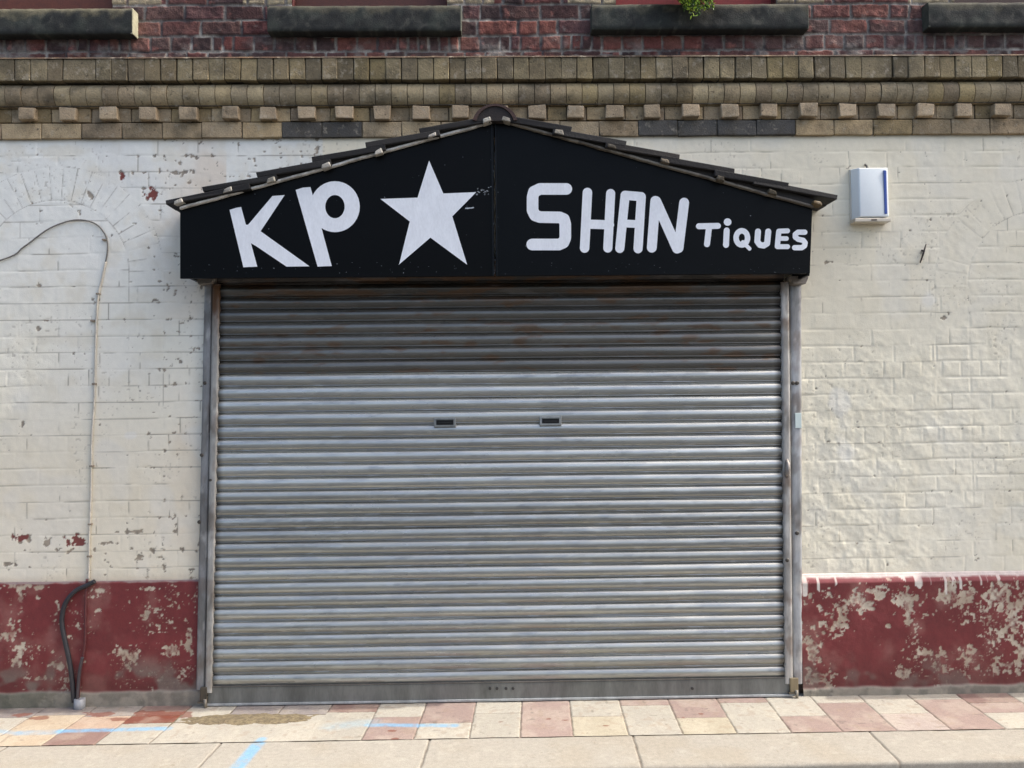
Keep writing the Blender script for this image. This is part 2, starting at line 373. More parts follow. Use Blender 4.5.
# ------------------------------------------------------------------ cornice
BUFF = [lin(h) for h in ('94866d', '9c8f74', '8a7d68', '8f836b', '9f9072', '857a66', '978b73', '8c816b', '938565')]
def course(name, z0, z1, yf, pitch, x0, shape, parent, gap=.004, off=None):
    m = MB(); x = x0; i = 0; kc = {'soldier': np.array([.84, .83, .76]), 'roll': np.array([1.16, 1.14, 1.08]), 'flat': np.array([1.12, 1.05, 1.0])}[shape]
    while x < 7:
        w = pitch*(random.choice([1, 1, 1, 1, 2]) if shape == 'soldier' and abs(x) > 1.8 and random.random() < .3 else 1)
        c = random.choice(BUFF)*random.uniform(.82, 1.1)*kc
        if random.random() < .12: c = c*.75
        if off: c = off(x+w/2, c)
        yj = random.uniform(-.003, .003)
        a, b = x+gap/2, x+w-gap/2
        if shape == 'roll':
            zr = (z1-z0); n = 7
            pts = []
            for k in range(n+1):
                t = k/n; an = -.46*PI+t*.86*PI
                pts.append((yf+yj+.046-.046*math.cos(an), z0+.004+(zr-.006)*(.5+.5*math.sin(an)/math.sin(.46*PI))))
            A = [m.bm.verts.new((a, p[0], p[1])) for p in pts]+[m.bm.verts.new((a, .01, z1)), m.bm.verts.new((a, .01, z0))]
            B = [m.bm.verts.new((b, p[0], p[1])) for p in pts]+[m.bm.verts.new((b, .01, z1)), m.bm.verts.new((b, .01, z0))]
            nn = len(A); fs = [m.bm.faces.new(A), m.bm.faces.new(B[::-1])]
            for k in range(nn):
                f = m.bm.faces.new((A[k], B[k], B[(k+1) % nn], A[(k+1) % nn])); f.smooth = k < n
            for v in A+B: v[m.c] = (*c, 1)
            for f in fs[:2]:
                for ed in f.edges: ed.smooth = False
        else:
            m.box(a, b, yf+yj, .02, z0+.003, z1-.002, tuple(c), random.uniform(.003, .007), 2, .0028)
        x += w; i += 1
    m.box(-7, 7, yf*.55 if shape != 'flat' else yf+.0085, .018, z0+.0045, z1-.004, tuple(lin('565044')))   # mortar bed
    return m.build(name, M_buff, parent)
cor = course('cornice', Zsb, Zso, -.078, .0905, -6.96, 'soldier', building)
course('roll_moulding', Zrb, Zsb-.001, -.066, .0905, -6.93, 'roll', cor)
def offc(x, c):
    px = x*S+492
    if 258 < px < 352 or 640 < px < 775: return lin('55534f')*random.uniform(.85, 1.1)
    return c*1.12
course('band_course', Zc-.002, Zst, -.020, .227, -6.9, 'flat', building, off=offc)
course('dentil_bed', Zst+.001, Zrb+.001, -.014, .113, -6.94, 'flat', cor, off=lambda x, c: c*.95)
# dentils
def dent_px():
    L = [26, 67, 107.5, 147, 188, 230, 267.5, 306, 344, 382, 421, 460, 499, 537, 576, 614.5, 652.5, 691, 730, 769, 809, 848, 887, 926, 965, 1003, 1042, 1081]
    return [-15, -55]+L
for k, px in enumerate(dent_px()):
    m = MB(); x = W(px, 112, -.05)[0]; w = .0485+random.uniform(-.0025, .0025); c = lin('b19e82')*random.uniform(.8, 1.08)
    m.box(x-w, x+w, -.050+random.uniform(-.004, .004), .01, Zst+.006+random.uniform(0, .004), Zrb-.002, tuple(c), random.uniform(.004, .009), 2, .0045)
    m.build('dentil', M_buff, cor)
# rusty mortar fillet on top of the cornice
us = axis(-3.2, 3.2, .01, -7, 7); ts = np.linspace(0, 1, 7)
X, T = np.meshgrid(us, ts, indexing='ij')
Y = -.083+T*.09; Zf = Zso-.003+np.minimum(T*6, 1)*.009+T*.03+(fbm(X, T, .05, 3, 3)-.5)*.012*np.sin(T*PI)
C = mixc(np.zeros(X.shape+(3,))+lin('544234'), ss(.4, .65, fbm(X, T*.05, .12, 5, 4)), lin('453a32')); C = mixc(C, ss(.6, .75, fbm(X, T*.05, .07, 8, 3)), lin('64503c'))
grid('mortar_fillet', us, ts, np.stack([X, Y, Zf], -1), C, M_buff, cor)

# ------------------------------------------------------------------ sills and windows
for i, ((px0, px1, py0, py1), (wa, wb)) in enumerate(zip([(-240, 133, 8, 34), (268, 461, 5, 31), (592, 808, 3.5, 29), (928, 1200, 2, 27)], WIN)):
    x0, x1 = W(px0, 20, -.06)[0], W(px1, 20, -.06)[0]; xm = (px0+px1)/2
    xm = min(max(xm, 60), 970)
    z0, z1 = W(xm, py1, -.07)[1], W(xm, py0, -.07)[1]
    us = np.arange(x0, x1, .01); prof = [(.012, z0), (-.06, z0), (-.067, z0+.006)]+[(-.07, z) for z in np.linspace(z0+.02, z1-.02, 10)]+[(-.066, z1-.004), (-.06, z1), (-.03, z1+.004), (.05, z1+.012)]
    ts = np.arange(len(prof)); X, T = np.meshgrid(us, ts, indexing='ij')
    Y = np.array([p[0] for p in prof])[T]; Zz = np.array([p[1] for p in prof])[T]
    nz = fbm(X, Zz, .05, 4, 4)-.5; Y = Y+nz*.007*(T > 0); Zz = Zz+(fbm(X, Y, .04, 6, 3)-.5)*.006*(T > 1)
    C = np.zeros(X.shape+(3,))+lin('30312f')
    C = mixc(C, ss(.4, .7, fbm(X, Zz, .12, 2, 4))*.7, lin('3d413b')); C = mixc(C, ss(z1-.05, z1-.01, Zz+.05*nz*2)*(.8 if i == 0 else .35), lin('77705a'))
    C = mixc(C, ss(.62, .78, fbm(X, Zz, .03, 9, 4))*.2, lin('7a786c'))
    s_ = grid('window_sill', us, ts, np.stack([X, Y, Zz], -1), C, M_stone, building)
    for xe, cc in ((x0, '4a4d44'), (x1-.008, 'a09c84' if i == 0 else '55584e')):
        e = MB(); e.prism([(xe-.003, z0+.002), (xe+.010, z0+.002), (xe+.010, z1), (xe-.003, z1)], -.067, .012, tuple(lin(cc)), .003)
        e.build('sill_end', M_stone, s_)
    # the window: red painted frame and dark panes
    fr = ('64382a', '55322a', '86302c', '43302c')[i]
    m = MB(); c = tuple(lin(fr)); zb = Zsill-.03; zt = Zsill+1.44; yf, yb = .10, .16
    m.box(wa, wb, yf-.02, yb, zb, zb+.11, c, .004); m.box(wa, wb, yf, yb, zt-.07, zt, c, .004)
    for xx in (wa, wb-.06): m.box(xx, xx+.06, yf, yb-.002, zb+.11, zt-.07, c, .004)
    mid = (wa+wb)/2; m.box(mid-.02, mid+.02, yf+.006, yb-.004, zb+.11, zt-.07, c, .003); m.box(wa+.06, wb-.06, yf+.003, yb-.003, (zb+zt)/2-.02, (zb+zt)/2+.02, c, .003)
    fo = m.build('window', M_wood, building)
    m = MB(); m.box(wa+.05, wb-.05, .125, .131, zb+.1, zt-.06); m.build('pane', M_glass, fo)

# ------------------------------------------------------------------ roller shutter
shut = empty('roller_shutter', (0, -.02, 0), 'closed ribbed steel roller shutter filling the doorway under the black sign', 'shutter')
sx0, sx1 = W(207, 500, -.03)[0], W(790, 500, -.03)[0]
SP = .0728; zb_ = W(498, 682.5, -.03)[1]; NS = 33
def curtain():
    prof = [(0.0, .004), (.05, .0045), (.07, -.001), (.13, -.0065), (.22, -.0115), (.34, -.0148), (.46, -.016), (.58, -.0152), (.70, -.0125), (.80, -.0085), (.88, -.004), (.905, -.006), (.94, -.0075), (.97, -.005), (.985, .003)]
    vs = []; ys = []; row = []
    for r in range(NS):
        for (t, y) in prof[::-1]: vs.append(zb_+(r+1-t)*SP); ys.append(y); row.append(r)
    vs = np.array(vs); ys = np.array(ys); row = np.array(row)
    us = np.linspace(0, 1, 331)
    X, Z = np.meshgrid(us, vs, indexing='ij')
    (ta, tz), (ba, bz), (tb, _), (bb, _) = W(216.5, 284, -.05), W(208.5, 693, -.05), W(784.5, 282, -.05), W(789, 690, -.05)
    tq = (Z-bz)/(tz-bz); xa = ba+(ta-ba)*tq; xb = bb+(tb-bb)*tq; X = xa+(xb-xa)*X; Yp = np.broadcast_to(ys, X.shape); R = np.broadcast_to(row, X.shape)
    tt = (Z-zb_)/SP-R                                   # 0 foot .. 1 head of the slat
    amp = .9+.2*fbm(X, R*7.3, .9, 3, 2)
    Y = -.033-(rnd(R, R*2, 6)-.5)*.004+Yp*amp+(fbm(X, Z, 1.2, 5, 2)-.5)*.008+(vn(X, R*3.1, .6, 8)-.5)*.002
    for (px, py, rr_, dp) in ((300, 560, .09, .006), (640, 470, .07, -.004), (380, 430, .06, .004), (700, 600, .11, .005), (520, 640, .08, .004), (600, 520, .05, .005), (270, 480, .06, .004)):
        qx, qz = W(px, py, -.03); Y = Y+dp*np.exp(-((X-qx)**2+(Z-qz)**2)/rr_**2)
    Zw = Z+(vn(X, R*5.7, .6, 9)-.5)*.003
    C = np.zeros(X.shape+(3,))+lin('bfc1bb')
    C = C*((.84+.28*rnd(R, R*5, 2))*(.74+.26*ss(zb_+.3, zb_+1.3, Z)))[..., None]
    C = mixc(C, ss(.38, .03, tt)*.66, lin('5c564b'))  # each slat darker towards its lower lip
    C = mixc(C, ss(.62, .8, tt)*.5, lin('dcd7c6'))       # painted highlight across the upper part of each slat
    C = mixc(C, ss(.4, .7, fbm(X*.35, Z*2.5, .05, 6, 4))*.3, lin('8e9298'))
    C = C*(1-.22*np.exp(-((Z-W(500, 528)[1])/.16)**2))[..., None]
    wear = ss(.64, .72, fbm(X*.25, Z*2, .035, 10, 4))*ss(.3, .55, tt)*ss(.95, .7, tt)
    C = mixc(C, wear*.28, lin('4e5258'))
    C = mixc(C, ss(.62, .70, fbm(X*.3, Z*3, .03, 4, 3)+.1*(rnd(R, R, 7)-.5))*.25, lin('c6cacb'))
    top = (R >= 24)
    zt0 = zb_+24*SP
    C = mixc(C, top*.74, lin('4a453d')); C = mixc(C, ss(zt0+.25, zt0+.58, Z)*.72, lin('2f261f'))  # grimy top slats, with shade under the canopy painted in towards the head
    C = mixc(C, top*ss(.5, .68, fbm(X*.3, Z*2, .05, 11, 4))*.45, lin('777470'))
    rust = ss(.61, .72, fbm(X*.4, Z*2.2, .06, 13, 4)+.18*ss(zt0+.3, zt0+.55, Z)-.03)*top
    for (px, py, rx) in ((690, 338, 12), (735, 354, 10), (725, 369, 14), (505, 299, 60), (330, 294, 60), (258, 361, 8), (335, 345, 8), (490, 358, 10), (470, 344, 8), (520, 342, 8), (600, 292, 50)):
        x, z = W(px, py, -.03); rust = np.maximum(rust, ss(.3, .75, 1-np.sqrt(((X-x)/(rx/S))**2+((Z-z)/.02)**2)*.6+(fbm(X, Z, .03, 1, 3)-.5)*.5))
    C = mixc(C, rust*.5, lin('6b4a2a'))
    edge = np.maximum(ss(.06, .02, X-xa), ss(.07, .03, xb-X))
    C = mixc(C, edge*.75*ss(.3, .5, fbm(X, Z, .04, 2, 3)+.15), lin('2f2c29'))
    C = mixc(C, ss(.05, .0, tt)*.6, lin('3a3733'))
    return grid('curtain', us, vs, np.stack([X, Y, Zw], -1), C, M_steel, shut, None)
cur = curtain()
# bottom rail
m = MB(); zr0, zr1 = .006, zb_-.001; c = tuple(lin('6f706c'))
m.box(sx0+.005, sx1-.005, -.046, -.012, zr0+.004, zr1+.004, c, .004); m.box(sx0+.005, sx1-.005, -.056, -.0465, zr0, zr0+.012, tuple(lin('a3a6a6')), .002); m.box(sx0+.005, sx1-.005, -.051, -.013, zr1+.005, zr1+.012, tuple(lin('5d5a55')), .002)
br_ = m.build('bottom_rail', M_rail, shut)
for px in (490, 497, 506, 513, 692):
    x, z = W(px, 688, -.04); m = MB()
    m.tube([(x, -.045, z), (x, -.051, z)], .008, tuple(lin('3c3b3a')), 10); m.build('bolt', M_rail, br_)
# guides
def guide(pa, pb, y0, c, name='guide_rail', yb=.012):
    (t0, t1, ty), (b0, b1, by) = pa, pb
    a = W(t0, ty, y0); b = W(t1, ty, y0); c_ = W(b1, by, y0); d = W(b0, by, y0)
    n = 24; m = MB()
    us = np.linspace(0, 1, 6); vs = np.linspace(0, 1, 160); U, V = np.meshgrid(us, vs, indexing='ij')
    X = (d[0]*(1-V)+a[0]*V)*(1-U)+(c_[0]*(1-V)+b[0]*V)*U; Z = (d[1]*(1-V)+a[1]*V)*(1-U)+(c_[1]*(1-V)+b[1]*V)*U
    # wrap round: side, front, side
    pts = []; ix = [0, 0, 1, 2, 3, 4, 5, 5]; yy = [yb, y0+.003, y0, y0, y0, y0, y0+.003, yb]
    XX = X[ix]; ZZ = Z[ix]; YY = np.array(yy)[:, None]+0*XX
    C = np.zeros(XX.shape+(3,))+lin(c)
    dk = ss(.48, .68, fbm(XX, ZZ*.5, .06, 3, 4)); C = mixc(C, dk*.5, lin('5f5a52'))
    C = mixc(C, ss(.6, .74, fbm(XX, ZZ*.4, .035, 6, 4))*.5, lin('c2c0bb'))
    return XX, YY, ZZ, C
def guide_build(a, name, rustf=None):
    XX, YY, ZZ, C = a
    if rustf: C = mixc(C, np.clip(rustf(XX, ZZ), 0, 1), lin('5b3d22'))
    return grid(name, None, None, np.stack([XX, YY, ZZ], -1), C, M_rail, shut)
ztl = W(200, 360)[1]
gl = guide_build(guide((204.5, 212, 284), (196, 204, 690), -.041, '8b8b8a'), 'guide_rail', lambda X, Z: .35*ss(.5, .7, fbm(X, Z*.5, .06, 9, 3)))
gl2 = guide_build(guide((212.5, 219.5, 284), (205, 211.5, 693), -.057, 'a09e98'), 'guide_rail', lambda X, Z: ss(ztl, ztl+.35, Z)*.75+.3*ss(.52, .7, fbm(X, Z*.6, .05, 9, 3)))
gr_ = guide_build(guide((790, 801.5, 282), (793.5, 802.5, 684), -.036, 'a5a7a8'), 'guide_rail', lambda X, Z: .3*ss(.6, .75, fbm(X, Z*.5, .06, 9, 3)))
gr2 = guide_build(guide((781, 789, 282), (785.5, 793, 684), -.054, 'a2a09b'), 'guide_rail', lambda X, Z: .45*ss(.55, .72, fbm(X, Z*.6, .05, 2, 3)))
for par, px, py, yy in ((gl, 199.5, 522, -.036), (gl, 205, 383, -.036), (gr_, 797, 383, -.038), (gr_, 797, 533, -.038), (gl2, 211, 480, -.05), (gr2, 787, 560, -.05), (gr_, 793, 383, -.038), (gl, 202, 455, -.036)):
    x, z = W(px, py, yy); m = MB(); m.tube([(x, yy+.004, z), (x, yy-.005, z), (x, yy-.008, z)], .009, tuple(lin('4b463f')), 10, [.011, .011, .006]); m.build('bolt', M_rail, par)
m = MB(); a = W(795, 413, -.038); b = W(801.5, 428, -.038); m.box(a[0], b[0], -.040, -.034, b[1], a[1], tuple(lin('cfdcd6')), .001); m.build('sticker', M_plast, gr_)
# lock lug at the right guide
x, z = W(787, 469, -.05); m = MB(); m.tube([(x, -.05, z+.055), (x, -.066, z+.03), (x-.004, -.072, z), (x-.004, -.064, z-.03), (x, -.05, z-.045)], .01, tuple(lin('948d86')), 10, [.006, .012, .015, .012, .006])
m.build('lock_lug', M_rail, gr2)
# feet of the guides
for par, px, py, w, c in ((gl2, 204, 693, .022, '4c463c'), (gr2, 794, 684, .024, '7c7058')):
    x, z = W(px, py, -.055); m = MB()
    m.box(x-w, x+w, -.062, -.046, z-.045, z+.035, tuple(lin(c)), .006, 2, .004); m.tube([(x+.01, -.066, z-.03), (x+.012, -.064, -.0)], .009, tuple(lin('8c8578')), 8)
    m.box(x-w-.01, x+w*.5, -.07, -.05, z-.052, z-.044, tuple(lin('5a5347')), .002); m.build('foot_bracket', M_rail, par)
# pull plates
for px in (445, 550.5):
    x, z = W(px, 422.5 if px < 500 else 421, -.045); m = MB(); w, h = .062, .026
    m.box(x-w, x+w, -.058, -.040, z-h, z+h, tuple(lin('8c8f8d')), .004)
    p = m.build('lock_plate', M_rail, shut); m = MB()
    m.box(x-w*.78, x+w*.78, -.0595, -.056, z-h*.5, z+h*.5, tuple(lin('151515')), .001); m.box(x-w*.8, x+w*.8, -.063, -.057, z+h*.52, z+h*.75, tuple(lin('6c706e')), .001)
    m.box(x-w*.6, x+w*.6, -.062, -.0596, z-h*.12, z+h*.05, tuple(lin('2c2d2c')), .001)
    m.build('slot', M_rail, p)

# ------------------------------------------------------------------ canopy sign
YB = -.222
can = empty('shop_sign_canopy', (0, -.1, W(495, 275, YB)[1]), 'black gabled shop sign canopy lettered KP star SHANTIQUES above the shutter', 'shop sign')
def board(pxs, tint):
    pts = [W(px, py, YB) for px, py in pxs]
    m = MB(); m.prism(pts, YB, YB+.018, tuple(tint), .0015, 1); return m.build('sign_board', M_black, can)
bl = board([(180, 278.5), (494.2, 276), (494.2, 120), (180, 207.5)], lin('040506'))
br2 = board([(495.8, 276), (810, 273.5), (812.5, 206), (495.8, 120)], lin('05080b'))  # right board tinted bluer, a sky sheen put into its colour
# jointing strip and battens down the middle
m = MB()
for px, w in ((493.2, .004), (497.0, .0035)):
    a = W(px, 120, YB); b = W(px, 276, YB); m.box(b[0]-w, b[0]+w, YB-.006, YB-.001, b[1], a[1], tuple(lin('14181c')), .001)
m.build('cover_strip', M_black, can)
# specks of paint and scuffs
m = MB(); random.seed(11)
def inside(px, py): return 188 < px < 806 and py < 272 and py > (122+abs(px-495)*.272+6)
def speck(px, py, r, c, asp=1):
    x, z = W(px, py, YB); n = 6; r /= S
    vs = [m.bm.verts.new((x+asp*r*math.cos(k*2*PI/n)*random.uniform(.6, 1.2), YB-.0008, z+r*math.sin(k*2*PI/n)*random.uniform(.6, 1.2))) for k in range(n)]
    m.bm.faces.new(vs)
    for v in vs: v[m.c] = (*c, 1)
for k in range(150):
    px, py = random.uniform(185, 806), random.uniform(130, 272)
    if k % 2 == 0: py = random.uniform(262, 274)
    if inside(px, py) or (k % 2 == 0): speck(px, py, random.uniform(.12, .45), random.choice([lin('5a6065'), lin('8a9094'), lin('3c4145')]), random.choice([1, 1, 1.5]))
for k in range(30): speck(random.gauss(486, 6), random.gauss(191, 2.5), random.uniform(.2, .5), lin('a4abb0'), random.choice([1, 2]))
for k in range(70): speck(random.gauss(495, 1.5), random.uniform(150, 274), random.uniform(.2, .5), lin('7b848a'), .6)
for k in range(5): speck(466+k*1.7, 208.5-k*.2, .8, lin('b8c0c6'), 1.4)
tag(m.build('paint_specks', mat('speck_paint', .6, bump=None), can), kind='stuff')
# lettering
def z6(x, y): return (170+x*.3223, 150+y*.3223)
def z7(x, y): return (490+x*.3516, 150+y*.3516)
class Letter:
    def __init__(s): s.bm = bmesh.new(); s.k = 0
    def poly(s, pts):
        y = YB-.0015-.00002*s.k; s.k += 1
        f = s.bm.faces.new([s.bm.verts.new((W(px, py, YB)[0], y, W(px, py, YB)[1])) for px, py in pts])
        return f
    def disc(s, c, r, n=20, ry=None): s.poly([(c[0]+r*math.cos(2*PI*k/n), c[1]+(ry or r)*math.sin(2*PI*k/n)) for k in range(n)])
    def stroke(s, pts, w, caps=True):
        w = w/2
        for i, (a, b) in enumerate(zip(pts, pts[1:])):
            d = Vector((b[0]-a[0], b[1]-a[1])).normalized(); n = Vector((-d.y, d.x))*w
            s.poly([(a[0]+n.x, a[1]+n.y), (b[0]+n.x, b[1]+n.y), (b[0]-n.x, b[1]-n.y), (a[0]-n.x, a[1]-n.y)])
        for i, p in enumerate(pts): s.disc(p, w)
    def ring(s, c, ro, ri, n=40):
        y = YB-.0015-.00002*s.k; s.k += 1
        def vt(r, k): px, py = c[0]+r[0]*math.cos(2*PI*k/n), c[1]+r[1]*math.sin(2*PI*k/n); q = W(px, py, YB); return s.bm.verts.new((q[0], y, q[1]))
        O = [vt(ro, k) for k in range(n)]; I = [vt(ri, k) for k in range(n)]
        for k in range(n): s.bm.faces.new((O[k], O[(k+1) % n], I[(k+1) % n], I[k]))
    def build(s, name='letter'):
        for f in s.bm.faces:
            f.normal_update()
            if f.normal.y > 0: f.normal_flip()
        me = bpy.data.meshes.new(name); s.bm.to_mesh(me); s.bm.free(); return put(name, me, M_white, can)
l = Letter(); l.poly([z6(*p) for p in ((185, 186), (204, 180), (221, 177), (271, 362), (228, 364))]); l.poly([z6(*p) for p in ((318, 143), (356, 140), (268, 272), (236, 240))]); l.poly([z6(*p) for p in ((278, 250), (433, 361), (362, 362), (252, 288), (262, 262))]); l.poly([z6(*p) for p in ((233, 232), (246, 232), (284, 254), (270, 300), (246, 286))]); l.build()
l = Letter(); l.poly([z6(*p) for p in ((390, 124), (412, 117), (436, 115), (502, 360), (458, 362))]); l.ring(z6(512, 176), (77*.3223, 79*.3223), (30*.3223, 36*.3223)); l.build()
l = Letter(); l.poly([z6(*p) for p in ((804, 33), (848, 135), (950, 131), (876, 206), (922, 356), (808, 272), (711, 355), (744, 222), (653, 152), (768, 148))]); l.build('star')
k7 = .3516
for strokes in (
    [((217, 111), (142, 111), (125, 119), (121, 134), (121, 172), (128, 186), (142, 191), (198, 192), (210, 197), (214, 210), (214, 250), (209, 263), (196, 269), (120, 269)), 33],
    [((277, 121), (269, 279)), 27, ((343, 124), (335, 279)), 26, ((275, 211), (340, 213)), 26],
    [((384, 131), (369, 280)), 26, ((384, 129), (430, 133)), 26, ((430, 133), (421, 281)), 26, ((376, 209), (425, 211)), 22],
    [((470, 145), (460, 278)), 28, ((472, 146), (532, 280)), 29, ((552, 150), (536, 279)), 28],
    [((594, 217), (648, 216)), 17, ((623, 217), (617, 268)), 17],
    [((675, 205), (676, 205)), 21, ((673, 229), (671, 270)), 17],
    None,
    [((762, 232), (760, 260), (767, 270), (778, 272), (788, 266), (791, 232)), 17],
    [((821, 232), (817, 274)), 15, ((821, 231), (846, 230)), 14, ((820, 252), (843, 252)), 13, ((817, 275), (846, 275)), 14],
    [((895, 234), (876, 234), (868, 240), (868, 248), (876, 254), (890, 257), (896, 264), (894, 273), (886, 278), (866, 278)), 15]):
    l = Letter()
    if strokes is None:
        l.ring(z7(716, 250), (24*k7, 28*k7), (8.5*k7, 12*k7)); l.stroke([z7(719, 262), z7(738, 281)], 11*k7)
    else:
        for p, w in zip(strokes[::2], strokes[1::2]): l.stroke([z7(*q) for q in p], w*k7)
    l.build()
# pale verge strips
for side, c, (pa, pb) in ((0, 'cfcdc6', ((180, 208), (492, 121.5))), (1, '7f786c', ((504, 121), (813, 206.5)))):
    a, b = W(*pa, YB-.02), W(*pb, YB-.02); h = .0070
    us = np.linspace(0, 1, 220); m = MB()
    pts = [(a[0]+(b[0]-a[0])*t, a[1]+(b[1]-a[1])*t) for t in us]
    prof = [(-.002, -h), (-.022, -h), (-.026, -h*.6), (-.026, h*.6), (-.022, h), (.01, h)]
    X = np.array([[p[0] for _ in prof] for p in pts]); Z = np.array([[p[1]+q[1] for q in prof] for p in pts]); Y = np.array([[YB+q[0] for q in prof] for p in pts])
    Z = Z+(fbm(X, X*0, .08, 3, 3)-.5)*.006; Y = Y+(fbm(X, Z, .03, 5, 3)-.5)*.005
    C = np.zeros(X.shape+(3,))+lin(c); C = mixc(C, ss(.5, .66, fbm(X, Z, .06, 7, 4))*(.5 if side == 0 else .8), lin('5c544a'))
    grid('verge_strip', None, None, np.stack([X, Y, Z], -1), C, M_wood, can)
# roof tiles, laid in overlapping courses down to each eave
YT0, YT1 = YB-.045, .0
tl = [(165, 200), (202, 186.5), (256, 172), (311, 157), (365, 142.5), (419, 128)]
tr = [(838, 195), (789, 182.5), (735, 168.5), (680, 154), (627, 141), (572, 126.5)]
TC = [lin(h) for h in ('211e1c', '1a1817', '161413', '26211d', '1d1b19')]
for lst, s in ((tl, 1), (tr, -1)):
    for i, (px, py) in enumerate(lst):
        ln = 74 if i else 84
        if i == 5: ln = 70
        a = W(px, py, YT0); b = W(px+s*ln, py-ln*(.175 if i else .2), YT0); th = .034 if i else .030
        up = Vector((b[0]-a[0], b[1]-a[1])); nrm = Vector((-up.y, up.x)).normalized()*s*-1
        if nrm.y > 0: nrm = -nrm
        nrm *= th
        for y0, y1 in ((YT0, YT0+.135), (YT0+.138, YT1+.012)):
            m = MB(); m.prism([a, b, (b[0]+nrm.x, b[1]+nrm.y), (a[0]+nrm.x*.85, a[1]+nrm.y*.85)], y0, y1, tuple(random.choice(TC)*random.uniform(.8, 1.1)), .004, 2, .002)
            m.build('roof_tile', M_tile, can)
# mortar bedding lumps and the sloping deck they sit on
m = MB()
for pts in ([(178, 207), (495, 121), (495, 114), (178, 201)], [(495, 121), (815, 207), (815, 200), (495, 114)]):
    q = [W(px, py, YB) for px, py in pts]; m.prism(q, YB-.012, .014, tuple(lin('2b2723')), .002, 1)
m.build('roof_deck', M_wood, can)
for px, py, c in ((178, 201.5, 'b0aca2'), (227, 190, 'a8a49a'), (271, 180, '9c988c'), (326, 165.5, 'aaa69c'), (378, 151.5, 'a8a49a'), (432, 135, 'a09a90'), (487, 120, 'b4b0a4'),
                (506, 119, '8d887c'), (559, 131.5, '8a8478'), (612, 146, '5e574c'), (665, 160.5, '6b6254'), (721, 178, '6a6255'), (773, 192, '5c5446'), (818, 203, '6b5a40')):
    x, z = W(px, py, YB-.053); m = MB(); w = .024
    sl = .27 if px < 495 else -.27
    m.prism([(x-w, z-.010-w*sl), (x+w, z-.010+w*sl), (x+w*.8, z+.014+w*sl), (x-w*.8, z+.012-w*sl)], YB-.053, YB+.01, tuple(lin(c)), .006, 2, .004); m.build('mortar_bed', M_buff, can)
# ridge tile
m = MB(); cx, cz = W(495, 120, YT0-.005); n = 14
out = [(cx+.125*math.cos(PI-PI*(0.08+.84*k/n)), cz-.03+.118*math.sin(PI*(.08+.84*k/n))) for k in range(n+1)]
inn = [(cx+.105*math.cos(PI-PI*(.08+.84*k/n)), cz-.03+.106*math.sin(PI*(.08+.84*k/n))) for k in range(n+1)]
m.prism(out+inn[::-1], YT0-.01, .0, tuple(lin('3c2823')), 0); m.prism(inn, YT0-.002, -.004, tuple(lin('241d1a')), 0)
m.build('ridge_tile', M_tile, can)
# side cheeks, soffit batten, corbels at the guide heads
c = tuple(lin('15171a'))
for px, s in ((180, 1), (811, -1)):
    a = W(px, 276, YB); t = W(px, 208, YB); x = a[0]; m = MB(); m.box(min(x, x+s*.02), max(x, x+s*.02), YB+.019, .005, a[1]+.004, t[1], c, .002, 1); m.build('side_cheek', M_black, can)
m = MB(); a = W(205, 277, YB+.05); b = W(800, 277, YB+.05); m.box(a[0], b[0], YB+.022, YB+.07, a[1]-.004, a[1]+.05, tuple(lin('4a3626')), .003, 2); m.build('lintel_batten', M_wood, can)
for px, s in ((207, -1), (797, 1)):
    x, z = W(px, 283, -.05); m = MB(); cc = tuple(lin('7d766d'))
    m.prism([(x-.052, z+.034), (x+.052, z+.034), (x+.050, z+.020), (x+.036, z-.008), (x-.036, z-.012), (x-.048, z+.018)], -.085, .012, cc, .004, 2, .003); m.build('corbel', M_wood, can)

# ------------------------------------------------------------------ alarm box
al = empty('alarm_box', (W(871, 195)[0], 0, W(871, 222)[1]), 'white burglar alarm box with a blue stripe on the cream wall', 'alarm box')
a = W(854.5, 167, -.06); b = W(889.5, 218, -.06)
x0, x1, z0, z1 = a[0], b[0], b[1], a[1]
m = MB()
vs = [m.bm.verts.new(v) for v in ((x0-.004, -.012, z0), (x0+.022, -.068, z0+.006), (x1-.006, -.068, z0+.006), (x1+.004, -.012, z0), (x0-.004, -.012, z1), (x0+.022, -.064, z1-.006), (x1-.006, -.064, z1-.006), (x1+.004, -.012, z1))]
m.fin(vs, [(0, 1, 2, 3), (7, 6, 5, 4), (0, 4, 5, 1), (1, 5, 6, 2), (2, 6, 7, 3), (3, 7, 4, 0)], tuple(lin('e4eaea')), .007, 3)
cov = m.build('cover', M_plast, al, True)
m = MB(); m.prism([(x1-.032, z0+.022), (x1-.017, z0+.022), (x1-.017, z1-.024), (x1-.032, z1-.022)], -.0715, -.060, tuple(lin('2f4f9c')), .002); m.build('light_strip', M_plast, al)
m = MB(); m.box(x0-.008, x1+.006, -.070, .004, z0-.022, z0-.001, tuple(lin('cfc6b4')), .004); m.box(x0-.006, x1+.004, -.0115, .004, z0, z1+.002, tuple(lin('d5d0c4')), .002)
bp = m.build('back_plate', M_plast, al)
m = MB(); xm = (x0+x1)/2; m.box(xm-.012, xm+.02, -.0735, -.0695, z0-.016, z0-.008, tuple(lin('5a5048')), .001); m.build('latch', M_plast, bp)
m = MB(); m.tube([(xm-.01, -.004, z1+.03), (xm-.008, -.02, z1+.015), (xm-.008, -.03, z1-.005)], .006, tuple(lin('6a665e')), 8); m.build('cable_entry', M_cable, al)

